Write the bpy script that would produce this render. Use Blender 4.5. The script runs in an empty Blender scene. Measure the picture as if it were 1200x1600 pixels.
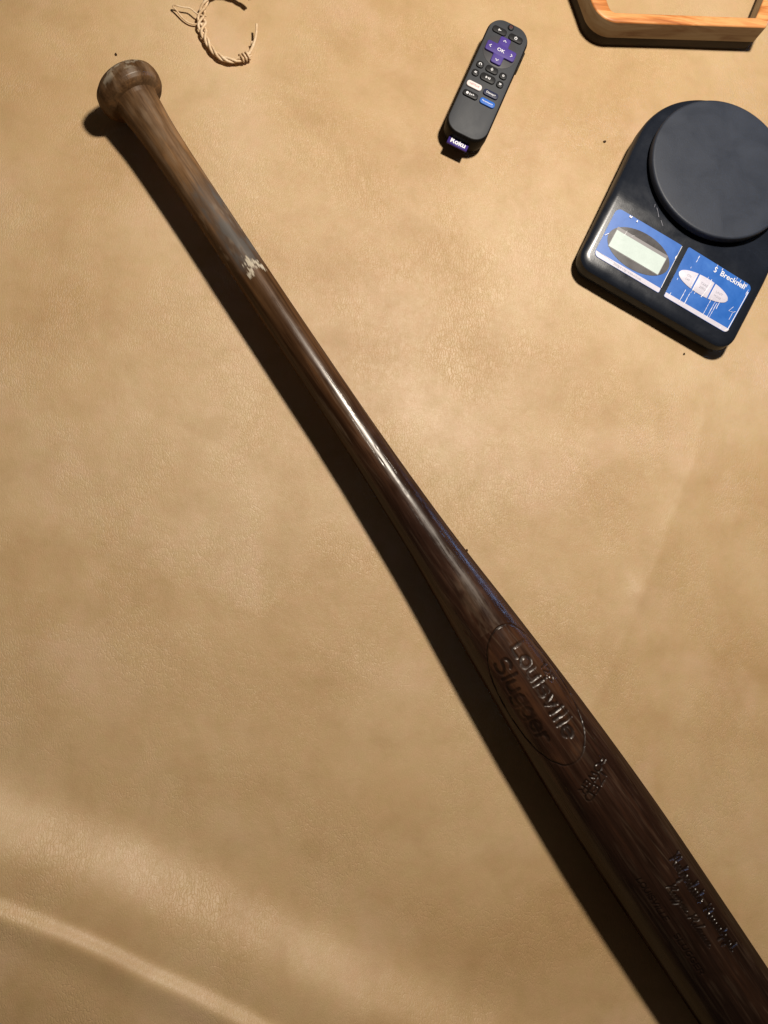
import bpy, bmesh, math, random
import numpy as np
from mathutils import Matrix, Vector

random.seed(7)
rng = np.random.default_rng(11)
SC = bpy.context.scene
COL = SC.collection

# ------------------------------------------------------------------ camera
cam_d = bpy.data.cameras.new('camera')
cam_d.sensor_fit = 'VERTICAL'
cam_d.sensor_height = 32.0
cam_d.lens = 24.04
cam_d.clip_start = 0.02
cam_d.clip_end = 50
cam = bpy.data.objects.new('camera', cam_d)
COL.objects.link(cam)
tx, ty = math.radians(8.0), math.radians(-9.0)
cam.matrix_world = Matrix.Translation((0, 0, 0.58685)) @ Matrix.Rotation(ty, 4, 'Y') @ Matrix.Rotation(tx, 4, 'X')
SC.camera = cam

# ------------------------------------------------------------------ world (dim warm room)
w = bpy.data.worlds.new('World')
SC.world = w
w.use_nodes = True
bg = w.node_tree.nodes['Background']
bg.inputs[0].default_value = (1.0, 0.80, 0.62, 1)
bg.inputs[1].default_value = 0.034

# ------------------------------------------------------------------ lamps
def lamp(name, kind, loc, energy, color):
    l = bpy.data.lights.new(name, kind)
    l.energy = energy
    l.color = color
    o = bpy.data.objects.new(name, l)
    o.location = loc
    COL.objects.link(o)
    return o
key = lamp('ceiling_lamp', 'POINT', (0.302, 0.518, 0.885), 49.5, (1.0, 0.915, 0.805))
key.data.shadow_soft_size = 0.042
# the bluish glow of a screen across the room, seen as a streak on the varnish
scr = lamp('screen_glow', 'AREA', (2.25, 1.45, 0.30), 5.0, (0.25, 0.50, 1.0))
scr.data.shape = 'RECTANGLE'
scr.data.size = 0.34
scr.data.size_y = 0.22
scr.rotation_euler = (Vector((0.16, 0.02, 0.06)) - Vector(scr.location)).to_track_quat('-Z', 'Z').to_euler()

vs = SC.view_settings
vs.view_transform = 'Standard'
vs.look = 'None'
vs.exposure = 0.0
vs.gamma = 1.0
vs.use_curve_mapping = False

# ------------------------------------------------------------------ helpers
def mesh_obj(name, verts, faces, mat=None, parent=None, smooth=None):
    me = bpy.data.meshes.new(name)
    if isinstance(verts, np.ndarray):
        verts = verts.tolist()
    me.from_pydata(verts, [], faces)
    me.update()
    if smooth is not None:
        me.polygons.foreach_set('use_smooth', [True] * len(me.polygons))
        if smooth < 3.1:
            me.set_sharp_from_angle(angle=smooth)
    if mat:
        me.materials.append(mat)
    o = bpy.data.objects.new(name, me)
    COL.objects.link(o)
    if parent:
        o.parent = parent
    return o

def thing(name, label, cat, loc=(0, 0, 0), rotz=0.0, group=None):
    o = bpy.data.objects.new(name, None)
    o.empty_display_size = 0.02
    o.location = loc
    o.rotation_euler = (0, 0, rotz)
    COL.objects.link(o)
    o['label'] = label
    o['category'] = cat
    if group:
        o['group'] = group
    return o

def rounded(corners, radii, n=8):
    """closed counter-clockwise polygon with rounded corners"""
    out = []
    m = len(corners)
    if not hasattr(radii, '__len__'):
        radii = [radii] * m
    for i in range(m):
        p = np.array(corners[i], float); a = np.array(corners[i - 1], float); b = np.array(corners[(i + 1) % m], float)
        u = (a - p) / np.linalg.norm(a - p); v = (b - p) / np.linalg.norm(b - p)
        r = radii[i]
        if r <= 0:
            out.append(tuple(p)); continue
        ang = math.acos(max(-1, min(1, float(u @ v))))
        d = r / math.tan(ang / 2)
        c = p + (u + v) / np.linalg.norm(u + v) * (r / math.sin(ang / 2))
        s = p + u * d; e = p + v * d
        a0 = math.atan2(*(s - c)[::-1]); a1 = math.atan2(*(e - c)[::-1])
        da = (a1 - a0 + math.pi) % (2 * math.pi) - math.pi
        for k in range(n + 1):
            t = a0 + da * k / n
            out.append((c[0] + r * math.cos(t), c[1] + r * math.sin(t)))
    return out

def rrect(cx, cy, wd, ht, r, n=6):
    return rounded([(cx - wd / 2, cy - ht / 2), (cx + wd / 2, cy - ht / 2), (cx + wd / 2, cy + ht / 2), (cx - wd / 2, cy + ht / 2)], r, n)

def ellipse(cx, cy, a, b, n=48):
    return [(cx + a * math.cos(2 * math.pi * k / n), cy + b * math.sin(2 * math.pi * k / n)) for k in range(n)]

def inset(poly, d):
    P = np.array(poly, float)
    e0 = P - np.roll(P, 1, 0); e1 = np.roll(P, -1, 0) - P
    e0 /= np.linalg.norm(e0, axis=1)[:, None] + 1e-12; e1 /= np.linalg.norm(e1, axis=1)[:, None] + 1e-12
    n0 = np.c_[-e0[:, 1], e0[:, 0]]; n1 = np.c_[-e1[:, 1], e1[:, 0]]
    n = n0 + n1
    n /= (np.linalg.norm(n, axis=1)[:, None] + 1e-12)
    k = 1 / np.maximum(0.5, (n * n0).sum(1))
    return P + n * d * k[:, None]

def loft(poly, rings, zf=None, close_bottom=True):
    """rings: list of (inset, z); returns verts, faces of a closed solid"""
    n = len(poly)
    V = []; F = []
    for ins, z in rings:
        Q = inset(poly, ins) if ins else np.array(poly, float)
        for x, y in Q:
            V.append((x, y, z + (zf(x, y) if zf else 0)))
    for r in range(len(rings) - 1):
        for k in range(n):
            a = r * n + k; b = r * n + (k + 1) % n
            F.append((a, b, b + n, a + n))
    F.append(tuple(range((len(rings) - 1) * n, len(rings) * n)))
    if close_bottom:
        F.append(tuple(range(n - 1, -1, -1)))
    return V, F

def plate(name, poly, z0, z1, bev, mat, parent, zf=None, smooth=0.6):
    rings = [(0, z0), (0, z1 - bev)]
    if bev > 0:
        rings += [(bev * 0.3, z1 - bev * 0.3), (bev, z1)]
    else:
        rings = [(0, z0), (0, z1)]
    V, F = loft(poly, rings, zf)
    return mesh_obj(name, V, F, mat, parent, smooth)

def lathe(name, prof, n, mat, parent, smooth=0.7, origin=(0, 0, 0)):
    """prof: list of (r, z) from bottom axis to top axis"""
    V = []; F = []; idx = []
    for r, z in prof:
        if r <= 1e-9:
            idx.append([len(V)]); V.append((origin[0], origin[1], origin[2] + z))
        else:
            idx.append(list(range(len(V), len(V) + n)))
            for k in range(n):
                a = 2 * math.pi * k / n
                V.append((origin[0] + r * math.cos(a), origin[1] + r * math.sin(a), origin[2] + z))
    for i in range(len(prof) - 1):
        A, B = idx[i], idx[i + 1]
        for k in range(n):
            k2 = (k + 1) % n
            if len(A) == 1 and len(B) == 1: continue
            if len(A) == 1: F.append((A[0], B[k2], B[k]))
            elif len(B) == 1: F.append((A[k], A[k2], B[0]))
            else: F.append((A[k], A[k2], B[k2], B[k]))
    return mesh_obj(name, V, F, mat, parent, smooth)

def catmull(pts, per=8):
    P = np.array(pts, float)
    out = []
    for i in range(len(P) - 1):
        p0 = P[max(i - 1, 0)]; p1 = P[i]; p2 = P[i + 1]; p3 = P[min(i + 2, len(P) - 1)]
        for k in range(per):
            t = k / per
            out.append(0.5 * ((2 * p1) + (-p0 + p2) * t + (2 * p0 - 5 * p1 + 4 * p2 - p3) * t * t + (-p0 + 3 * p1 - 3 * p2 + p3) * t ** 3))
    out.append(P[-1])
    return np.array(out)

def frames(path):
    T = np.gradient(path, axis=0)
    T /= np.linalg.norm(T, axis=1)[:, None] + 1e-12
    up = np.array([0, 0, 1.0])
    N = np.cross(up, T); ln = np.linalg.norm(N, axis=1)[:, None]
    N = np.where(ln > 1e-5, N / (ln + 1e-12), np.array([1.0, 0, 0]))
    B = np.cross(T, N)
    return T, N, B

def tube(name, path, rad, mat, parent, seg=8, flat=1.0, twist=0.0):
    path = np.array(path, float)
    T, N, B = frames(path)
    n = len(path)
    rad = np.broadcast_to(np.array(rad, float), (n,))
    V = []; F = []
    for i in range(n):
        for k in range(seg):
            a = 2 * math.pi * k / seg
            cx, cy = math.cos(a), math.sin(a) * flat
            tw = twist * i / n
            x = cx * math.cos(tw) - cy * math.sin(tw); y = cx * math.sin(tw) + cy * math.cos(tw)
            V.append(tuple(path[i] + rad[i] * (x * N[i] + y * B[i])))
    for i in range(n - 1):
        for k in range(seg):
            a = i * seg + k; b = i * seg + (k + 1) % seg
            F.append((a, b, b + seg, a + seg))
    F.append(tuple(range(seg - 1, -1, -1))); F.append(tuple(range((n - 1) * seg, n * seg)))
    return mesh_obj(name, V, F, mat, parent, 3.2)

def text_mesh(name, body, size, x, y, z, mat, parent, rot=0.0, zf=None, sx=1.0, align='CENTER', shear=0.0, bold=0.0, depth=0.00012):
    cu = bpy.data.curves.new('txt', 'FONT')
    cu.body = body; cu.size = 1.0; cu.align_x = align; cu.align_y = 'CENTER'
    cu.resolution_u = 3; cu.shear = shear; cu.offset = bold
    cu.extrude = depth / size / 2
    ob = bpy.data.objects.new('txt', cu)
    COL.objects.link(ob)
    dg = bpy.context.evaluated_depsgraph_get()
    me = bpy.data.meshes.new_from_object(ob.evaluated_get(dg))
    bpy.data.objects.remove(ob); bpy.data.curves.remove(cu)
    c, s = math.cos(rot), math.sin(rot)
    for v in me.vertices:
        px, py, pz = v.co.x * size * sx, v.co.y * size, v.co.z * size
        qx, qy = x + px * c - py * s, y + px * s + py * c
        v.co = (qx, qy, z + pz + depth / 2 + (zf(qx, qy) if zf else 0))
    me.name = name
    me.materials.clear(); me.materials.append(mat)
    o = bpy.data.objects.new(name, me)
    COL.objects.link(o)
    o.parent = parent
    return o

def ribbons(name, lines, width, z, mat, parent, zf=None, th=0.00012):
    """thin flat strokes; each line is a list of (x, y) or (x, y, w)"""
    V = []; F = []
    for L in lines:
        P = np.array([(q[0], q[1]) for q in L], float)
        W = [q[2] if len(q) > 2 else width for q in L]
        T = np.gradient(P, axis=0); T /= np.linalg.norm(T, axis=1)[:, None] + 1e-12
        N = np.c_[-T[:, 1], T[:, 0]]
        b = len(V)
        for i in range(len(P)):
            for s in (-1, 1):
                q = P[i] + s * N[i] * W[i] / 2
                V.append((q[0], q[1], z + th + (zf(q[0], q[1]) if zf else 0)))
        for i in range(len(P) - 1):
            F.append((b + 2 * i, b + 2 * i + 2, b + 2 * i + 3, b + 2 * i + 1))
    return mesh_obj(name, V, F, mat, parent)

def vnoise(x, y, seed=0):
    """smooth value noise on arrays, unit lattice, range 0..1"""
    xi = np.floor(x).astype(np.int64); yi = np.floor(y).astype(np.int64)
    fx = x - xi; fy = y - yi
    fx = fx * fx * (3 - 2 * fx); fy = fy * fy * (3 - 2 * fy)
    def h(a, b):
        n = (a * 374761393 + b * 668265263 + seed * 1442695041) & 0xffffffff
        n = ((n ^ (n >> 13)) * 1274126177) & 0xffffffff
        return ((n ^ (n >> 16)) & 0xffff) / 65535.0
    return (h(xi, yi) * (1 - fx) + h(xi + 1, yi) * fx) * (1 - fy) + (h(xi, yi + 1) * (1 - fx) + h(xi + 1, yi + 1) * fx) * fy

def fbm(x, y, seed=0, oct=4):
    s = 0; a = 0.5; t = 0
    for k in range(oct):
        s = s + a * vnoise(x * 2 ** k + 17.3 * k, y * 2 ** k - 9.1 * k, seed + k); t += a; a *= 0.5
    return s / t

def sstep(a, b, x):
    t = np.clip((x - a) / (b - a), 0, 1)
    return t * t * (3 - 2 * t)

# ------------------------------------------------------------------ materials
class M:
    def __init__(self, name, color=(0.5, 0.5, 0.5), rough=0.5, spec=0.5, coat=0.0, coat_rough=0.1, metal=0.0):
        self.m = bpy.data.materials.new(name)
        self.m.use_nodes = True
        self.nt = self.m.node_tree
        self.b = self.nt.nodes['Principled BSDF']
        self.b.inputs['Base Color'].default_value = (*color, 1)
        self.b.inputs['Roughness'].default_value = rough
        self.b.inputs['Specular IOR Level'].default_value = spec
        self.b.inputs['Metallic'].default_value = metal
        self.b.inputs['Coat Weight'].default_value = coat
        self.b.inputs['Coat Roughness'].default_value = coat_rough
    def n(self, typ, **kw):
        nd = self.nt.nodes.new(typ)
        for k, v in kw.items():
            setattr(nd, k, v)
        return nd
    def l(self, a, b):
        self.nt.links.new(a, b)
    def coord(self, scale=(1, 1, 1), rot=(0, 0, 0), which='Object'):
        tc = self.n('ShaderNodeTexCoord'); mp = self.n('ShaderNodeMapping')
        mp.inputs['Scale'].default_value = scale; mp.inputs['Rotation'].default_value = rot
        self.l(tc.outputs[which], mp.inputs['Vector'])
        return mp.outputs['Vector']
    flat = False
    def noise(self, vec, scale, detail=4, rough=0.55, dist=0.0):
        nd = self.n('ShaderNodeTexNoise')
        if self.flat: nd.noise_dimensions = '2D'
        nd.inputs['Scale'].default_value = scale; nd.inputs['Detail'].default_value = detail
        nd.inputs['Roughness'].default_value = rough; nd.inputs['Distortion'].default_value = dist
        self.l(vec, nd.inputs['Vector'])
        return nd.outputs['Fac']
    def ramp(self, fac, stops):
        r = self.n('ShaderNodeValToRGB')
        els = r.color_ramp.elements
        while len(els) < len(stops): els.new(0.5)
        for e, (p, c) in zip(els, stops):
            e.position = p
            e.color = (*c, 1) if hasattr(c, '__len__') else (c, c, c, 1)
        self.l(fac, r.inputs['Fac'])
        return r.outputs['Color']
    def mix(self, fac, a, b, mode='MIX'):
        x = self.n('ShaderNodeMix', data_type='RGBA', blend_type=mode)
        for sock, val in ((x.inputs[0], fac), (x.inputs[6], a), (x.inputs[7], b)):
            if hasattr(val, 'is_output'): self.l(val, sock)
            elif hasattr(val, '__len__'): sock.default_value = (*val, 1)
            else: sock.default_value = val
        return x.outputs[2]
    def math(self, op, a, b=0.0, c=None):
        x = self.n('ShaderNodeMath', operation=op)
        for i, val in enumerate((a, b, c)):
            if val is None: continue
            if hasattr(val, 'is_output'): self.l(val, x.inputs[i])
            else: x.inputs[i].default_value = val
        return x.outputs[0]
    def bump(self, h, dist, strength=1.0, normal=None):
        x = self.n('ShaderNodeBump')
        x.inputs['Distance'].default_value = dist; x.inputs['Strength'].default_value = strength
        self.l(h, x.inputs['Height'])
        if normal: self.l(normal, x.inputs['Normal'])
        return x.outputs['Normal']
    def attr(self, name):
        x = self.n('ShaderNodeAttribute'); x.attribute_name = name
        return x.outputs['Fac']
    def set(self, sock, out):
        self.l(out, self.b.inputs[sock])

def make_leather():
    m = M('tan_leather', rough=0.5, spec=0.5, coat=0.10, coat_rough=0.38)
    m.flat = True
    o = m.coord()
    big = m.noise(o, 6.0, 5, 0.55, 0.25)
    mid = m.noise(o, 30.0, 6, 0.62, 0.15)
    fine = m.noise(o, 1100.0, 2, 0.6)
    c1 = m.ramp(big, [(0.28, (0.450, 0.284, 0.132)), (0.5, (0.500, 0.334, 0.168)), (0.74, (0.545, 0.384, 0.212))])
    c2 = m.ramp(mid, [(0.26, (0.89, 0.865, 0.815)), (0.5, (1.0, 1.0, 1.0)), (0.75, (1.055, 1.07, 1.09))])
    col = m.mix(0.8, c1, c2, 'MULTIPLY')
    pinkf = m.ramp(m.noise(o, 11.0, 4, 0.55, 0.2), [(0.56, 0.0), (0.74, 1.0)])
    col = m.mix(m.math('MULTIPLY', pinkf, 0.42), col, (0.600, 0.402, 0.252))
    chroma = m.noise(o, 95.0, 4, 0.6, 0.1)
    col = m.mix(1.0, col, m.ramp(chroma, [(0.30, (0.978, 1.0, 0.965)), (0.5, (1.0, 1.0, 1.0)), (0.70, (1.022, 0.995, 1.02))]), 'MULTIPLY')
    f2 = m.ramp(fine, [(0.25, 0.94), (0.75, 1.06)])
    col = m.mix(0.8, col, f2, 'MULTIPLY')
    m.set('Base Color', col)
    # fine creases of the grain side: stretched cells, stronger in patches
    wob = m.n('ShaderNodeTexNoise'); wob.inputs['Scale'].default_value = 140.0; wob.inputs['Detail'].default_value = 3
    m.l(o, wob.inputs['Vector'])
    wv = m.n('ShaderNodeVectorMath', operation='MULTIPLY_ADD')
    m.l(wob.outputs['Color'], wv.inputs[0]); wv.inputs[1].default_value = (0.006, 0.010, 0.0); m.l(o, wv.inputs[2])
    def creases(sx, sy, rot):
        mp = m.n('ShaderNodeMapping'); mp.inputs['Scale'].default_value = (sx, sy, 1); mp.inputs['Rotation'].default_value = (0, 0, rot)
        m.l(wv.outputs[0], mp.inputs['Vector'])
        v = m.n('ShaderNodeTexVoronoi', feature='DISTANCE_TO_EDGE', voronoi_dimensions='2D'); v.inputs['Scale'].default_value = 1.0
        m.l(mp.outputs[0], v.inputs['Vector'])
        return m.ramp(v.outputs['Distance'], [(0.0, 0.0), (0.16, 1.0)])
    cr1 = creases(560, 190, 0.10)
    cr2 = creases(900, 620, -0.4)
    patch = m.ramp(m.noise(o, 15.0, 3, 0.5), [(0.40, 0.10), (0.62, 1.0)])
    wr2 = m.noise(m.coord((520, 240, 1), (0, 0, 0.15)), 1.0, 3, 0.6, 1.4)
    h = m.math('MULTIPLY', cr1, patch)
    h = m.math('ADD', h, m.math('MULTIPLY', cr2, 0.30))
    h = m.math('ADD', h, m.math('MULTIPLY', wr2, 0.80))
    soft = m.noise(o, 45.0, 3, 0.5, 0.4)
    n1 = m.bump(soft, 0.0016, 0.20)
    n2 = m.bump(h, 0.00015, 0.8, n1)
    m.l(n2, m.b.inputs['Normal']); m.l(n2, m.b.inputs['Coat Normal'])
    rg = m.ramp(mid, [(0.3, 0.57), (0.7, 0.48)])
    m.set('Roughness', rg)
    return m.m

def make_bat_wood():
    m = M('dark_stained_wood', rough=0.5, spec=0.0)
    tc = m.n('ShaderNodeTexCoord')
    sep = m.n('ShaderNodeSeparateXYZ'); m.l(tc.outputs['Object'], sep.inputs[0])
    x = sep.outputs['X']
    tn = m.math('DIVIDE', x, 0.9)
    base = m.ramp(tn, [(0.0, (0.095, 0.050, 0.022)), (0.012, (0.105, 0.056, 0.025)), (0.025, (0.140, 0.076, 0.034)), (0.09, (0.150, 0.082, 0.037)), (0.20, (0.090, 0.044, 0.018)), (0.32, (0.054, 0.0245, 0.0110)), (0.44, (0.031, 0.0140, 0.0088)), (0.62, (0.032, 0.0135, 0.0078)), (0.8, (0.0175, 0.0078, 0.0046)), (1.0, (0.013, 0.0060, 0.0036))])
    g1 = m.noise(m.coord((7, 170, 170)), 1.0, 6, 0.65, 0.5)
    g2 = m.noise(m.coord((22, 620, 620)), 1.0, 4, 0.6, 0.3)
    gr = m.ramp(g1, [(0.30, (0.36, 0.31, 0.26)), (0.52, (1, 1, 1)), (0.72, (1.9, 1.8, 1.55))])
    col = m.mix(0.85, base, gr, 'MULTIPLY')
    gr2 = m.ramp(g2, [(0.32, (0.55, 0.5, 0.45)), (0.55, (1, 1, 1)), (0.8, (1.25, 1.25, 1.2))])
    col = m.mix(0.6, col, gr2, 'MULTIPLY')
    blot = m.noise(m.coord((26, 50, 50)), 1.0, 4, 0.6, 0.4)
    br = m.ramp(blot, [(0.3, (0.62, 0.60, 0.58)), (0.55, (1, 1, 1)), (0.75, (1.5, 1.45, 1.35))])
    col = m.mix(0.7, col, br, 'MULTIPLY')
    col = m.mix(m.attr('red'), col, (0.068, 0.028, 0.012))
    col = m.mix(m.attr('wear'), col, (0.210, 0.145, 0.090))
    col = m.mix(m.attr('grime'), col, (0.088, 0.078, 0.070))
    col = m.mix(m.attr('cut'), col, (0.006, 0.003, 0.002))
    col = m.mix(m.attr('chip'), col, (0.50, 0.44, 0.34))
    m.set('Base Color', col)
    rr = m.ramp(tn, [(0.0, 0.36), (0.012, 0.36), (0.03, 0.44), (0.2, 0.36), (0.33, 0.25), (1.0, 0.22)])
    rr = m.math('ADD', rr, m.math('MULTIPLY', m.math('SUBTRACT', blot, 0.5), 0.35))
    rr = m.math('ADD', rr, m.math('MULTIPLY', m.attr('wear'), 0.22))
    rr = m.math('ADD', rr, m.math('MULTIPLY', m.attr('cut'), 0.22))
    rr = m.math('ADD', rr, m.math('MULTIPLY', m.math('SUBTRACT', g2, 0.5), 0.30))
    pr = m.ramp(g2, [(0.30, 0.0), (0.42, 1.0)])
    pit = m.noise(m.coord((90, 260, 260)), 1.0, 3, 0.6)
    n1 = m.bump(pr, 0.00016, 0.28)
    n2 = m.bump(pit, 0.0005, 0.12, n1)
    m.l(n2, m.b.inputs['Normal'])
    # thin old varnish: a weak gloss layer over the stained wood
    gl = m.n('ShaderNodeBsdfGlossy')
    gl.inputs['Color'].default_value = (1.0, 0.97, 0.92, 1)
    m.l(rr, gl.inputs['Roughness']); m.l(n2, gl.inputs['Normal'])
    mx = m.n('ShaderNodeMixShader')
    gf = m.math('MULTIPLY', m.ramp(tn, [(0.0, 0.030), (0.2, 0.024), (0.36, 0.032), (1.0, 0.048)]), m.math('SUBTRACT', 1.0, m.math('MAXIMUM', m.attr('chip'), m.math('MULTIPLY', m.attr('cut'), 0.70))))
    m.l(gf, mx.inputs[0]); m.l(m.b.outputs[0], mx.inputs[1]); m.l(gl.outputs[0], mx.inputs[2])
    out_ = [n for n in m.nt.nodes if n.type == 'OUTPUT_MATERIAL'][0]
    m.l(mx.outputs[0], out_.inputs['Surface'])
    return m.m

def make_speckled(name, color, rough, spec, grain=1400, amt=0.0001, var=0.12, coat=0.0):
    m = M(name, color, rough, spec, coat)
    o = m.coord()
    f = m.noise(o, grain, 2, 0.6)
    s = m.noise(o, 40.0, 4, 0.6, 0.4)
    k = m.ramp(f, [(0.3, 1 - var), (0.7, 1 + var)])
    k2 = m.ramp(s, [(0.3, 1 - var * 1.2), (0.7, 1 + var * 1.2)])
    col = m.mix(1.0, color, k, 'MULTIPLY')
    col = m.mix(1.0, col, k2, 'MULTIPLY')
    m.set('Base Color', col)
    m.set('Roughness', m.ramp(s, [(0.3, rough - 0.07), (0.7, rough + 0.08)]))
    if amt:
        m.l(m.bump(f, amt, 0.6), m.b.inputs['Normal'])
    return m.m

def make_light_wood():
    m = M('orange_grained_wood', rough=0.42, spec=0.4)
    v = m.coord((14, 110, 60), (0, 0, 0.12))
    g = m.noise(v, 1.0, 5, 0.6, 1.0)
    v2 = m.coord((45, 600, 300), (0, 0, 0.12))
    g2 = m.noise(v2, 1.0, 3, 0.6, 0.4)
    col = m.ramp(g, [(0.30, (0.34, 0.105, 0.030)), (0.45, (0.58, 0.220, 0.065)), (0.56, (0.76, 0.370, 0.140)), (0.70, (0.66, 0.270, 0.095))])
    col = m.mix(0.6, col, m.ramp(g2, [(0.3, 0.80), (0.7, 1.1)]), 'MULTIPLY')
    m.set('Base Color', col)
    m.l(m.bump(g2, 0.0002, 0.4), m.b.inputs['Normal'])
    return m.m

def make_shade_wood():
    m = M('undercut_shade_wood', rough=0.5, spec=0.2)
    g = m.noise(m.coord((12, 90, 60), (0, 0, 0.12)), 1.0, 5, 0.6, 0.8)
    col = m.ramp(g, [(0.3, (0.010, 0.006, 0.004)), (0.6, (0.022, 0.012, 0.006)), (0.8, (0.04, 0.02, 0.009))])  # near-black colours paint in the shade under the frame rim
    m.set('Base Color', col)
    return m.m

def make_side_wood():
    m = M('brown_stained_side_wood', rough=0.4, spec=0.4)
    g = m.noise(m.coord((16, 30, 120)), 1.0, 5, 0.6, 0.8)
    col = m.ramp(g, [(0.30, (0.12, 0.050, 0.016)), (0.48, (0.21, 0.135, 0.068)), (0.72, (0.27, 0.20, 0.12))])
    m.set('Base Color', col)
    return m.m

def make_raffia():
    m = M('pale_braid_cord', rough=0.6, spec=0.3)
    g = m.noise(m.coord((900, 900, 500)), 1.0, 3, 0.6, 0.5)
    s = m.noise(m.coord(), 120.0, 3, 0.6)
    col = m.ramp(s, [(0.3, (0.50, 0.32, 0.16)), (0.5, (0.72, 0.52, 0.32)), (0.7, (0.82, 0.64, 0.44))])
    col = m.mix(0.7, col, m.ramp(g, [(0.3, 0.7), (0.7, 1.15)]), 'MULTIPLY')
    m.set('Base Color', col)
    m.l(m.bump(g, 0.0003, 0.6), m.b.inputs['Normal'])
    return m.m

def make_blue_label():
    m = M('blue_printed_film', rough=0.30, spec=0.5)
    o = m.coord()
    s = m.noise(o, 55.0, 5, 0.65, 0.4)
    col = m.ramp(s, [(0.3, (0.006, 0.100, 0.430)), (0.6, (0.009, 0.125, 0.500)), (0.8, (0.03, 0.17, 0.54))])
    m.set('Base Color', col)
    m.set('Roughness', m.ramp(s, [(0.3, 0.32), (0.7, 0.44)]))
    return m.m

LEATHER = make_leather()
BAT = make_bat_wood()
BLACK = make_speckled('black_abs_plastic', (0.0095, 0.0125, 0.0195), 0.45, 0.22, 900, 0.00005, 0.10)
HOUSING = make_speckled('satin_black_plastic', (0.0110, 0.0140, 0.0215), 0.24, 0.40, 900, 0.00004, 0.10)
PLAT = make_speckled('slate_grey_plastic', (0.024, 0.030, 0.045), 0.50, 0.40, 900, 0.00020, 0.09)
REM_BODY = make_speckled('glossy_black_plastic', (0.0045, 0.0040, 0.0038), 0.55, 0.10, 1200, 0.00004, 0.12)
REM_FACE = make_speckled('matte_charcoal_plastic', (0.040, 0.043, 0.049), 0.55, 0.35, 1500, 0.00006, 0.08)
REM_PAD = make_speckled('charcoal_pad_plastic', (0.052, 0.051, 0.056), 0.5, 0.35, 1500, 0.00004, 0.08)
BTN = make_speckled('black_rubber', (0.012, 0.012, 0.013), 0.5, 0.3, 1500, 0.00004, 0.08)
PURPLE = make_speckled('purple_rubber', (0.060, 0.034, 0.225), 0.55, 0.4, 1500, 0.00004, 0.08)
NAVY = make_speckled('navy_rubber', (0.016, 0.020, 0.055), 0.5, 0.4, 1500, 0.00004, 0.08)
BLUEB = make_speckled('bright_blue_rubber', (0.022, 0.125, 0.50), 0.45, 0.4, 1500, 0.00004, 0.08)
WHITEB = make_speckled('white_rubber', (0.78, 0.70, 0.68), 0.5, 0.4, 1500, 0.00004, 0.05)
INK_W = M('white_print', (0.80, 0.80, 0.82), 0.5).m
INK_R = M('pink_red_print', (0.66, 0.20, 0.20), 0.5).m
INK_DR = M('dull_red_print', (0.16, 0.045, 0.04), 0.5).m
INK_G = M('grey_print', (0.34, 0.34, 0.40), 0.5).m
INK_LB = M('pale_blue_print', (0.30, 0.42, 0.72), 0.5).m
LABEL = make_blue_label()
STRIP = make_speckled('lilac_white_film', (0.62, 0.60, 0.70), 0.35, 0.45, 900, 0, 0.05)
SMOKE = make_speckled('smoked_window_film', (0.070, 0.066, 0.070), 0.28, 0.5, 900, 0, 0.12)
LCD = make_speckled('pale_green_display_glass', (0.60, 0.70, 0.675), 0.22, 0.5, 700, 0, 0.025)
LCDF = M('grey_display_edge', (0.20, 0.19, 0.20), 0.4).m
SCRATCH = M('white_scratch', (0.86, 0.86, 0.90), 0.4).m
WOOD = make_light_wood()
SHADE_WOOD = make_shade_wood()
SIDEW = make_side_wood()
RAFFIA = make_raffia()
CRUMB = make_speckled('dark_crumb', (0.045, 0.022, 0.010), 0.8, 0.2, 900, 0.0002, 0.3)

# ------------------------------------------------------------------ leather sheet
def axis_vals(lo, d0, d1, hi, step, coarse=12):
    a = -np.geomspace(1e-3, 1, coarse)[::-1] * (d0 - lo) + d0
    b = np.geomspace(1e-3, 1, coarse) * (hi - d1) + d1
    m = np.arange(d0, d1 + 1e-9, step)
    return np.unique(np.round(np.concatenate([a, m, b]), 6))

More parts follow.
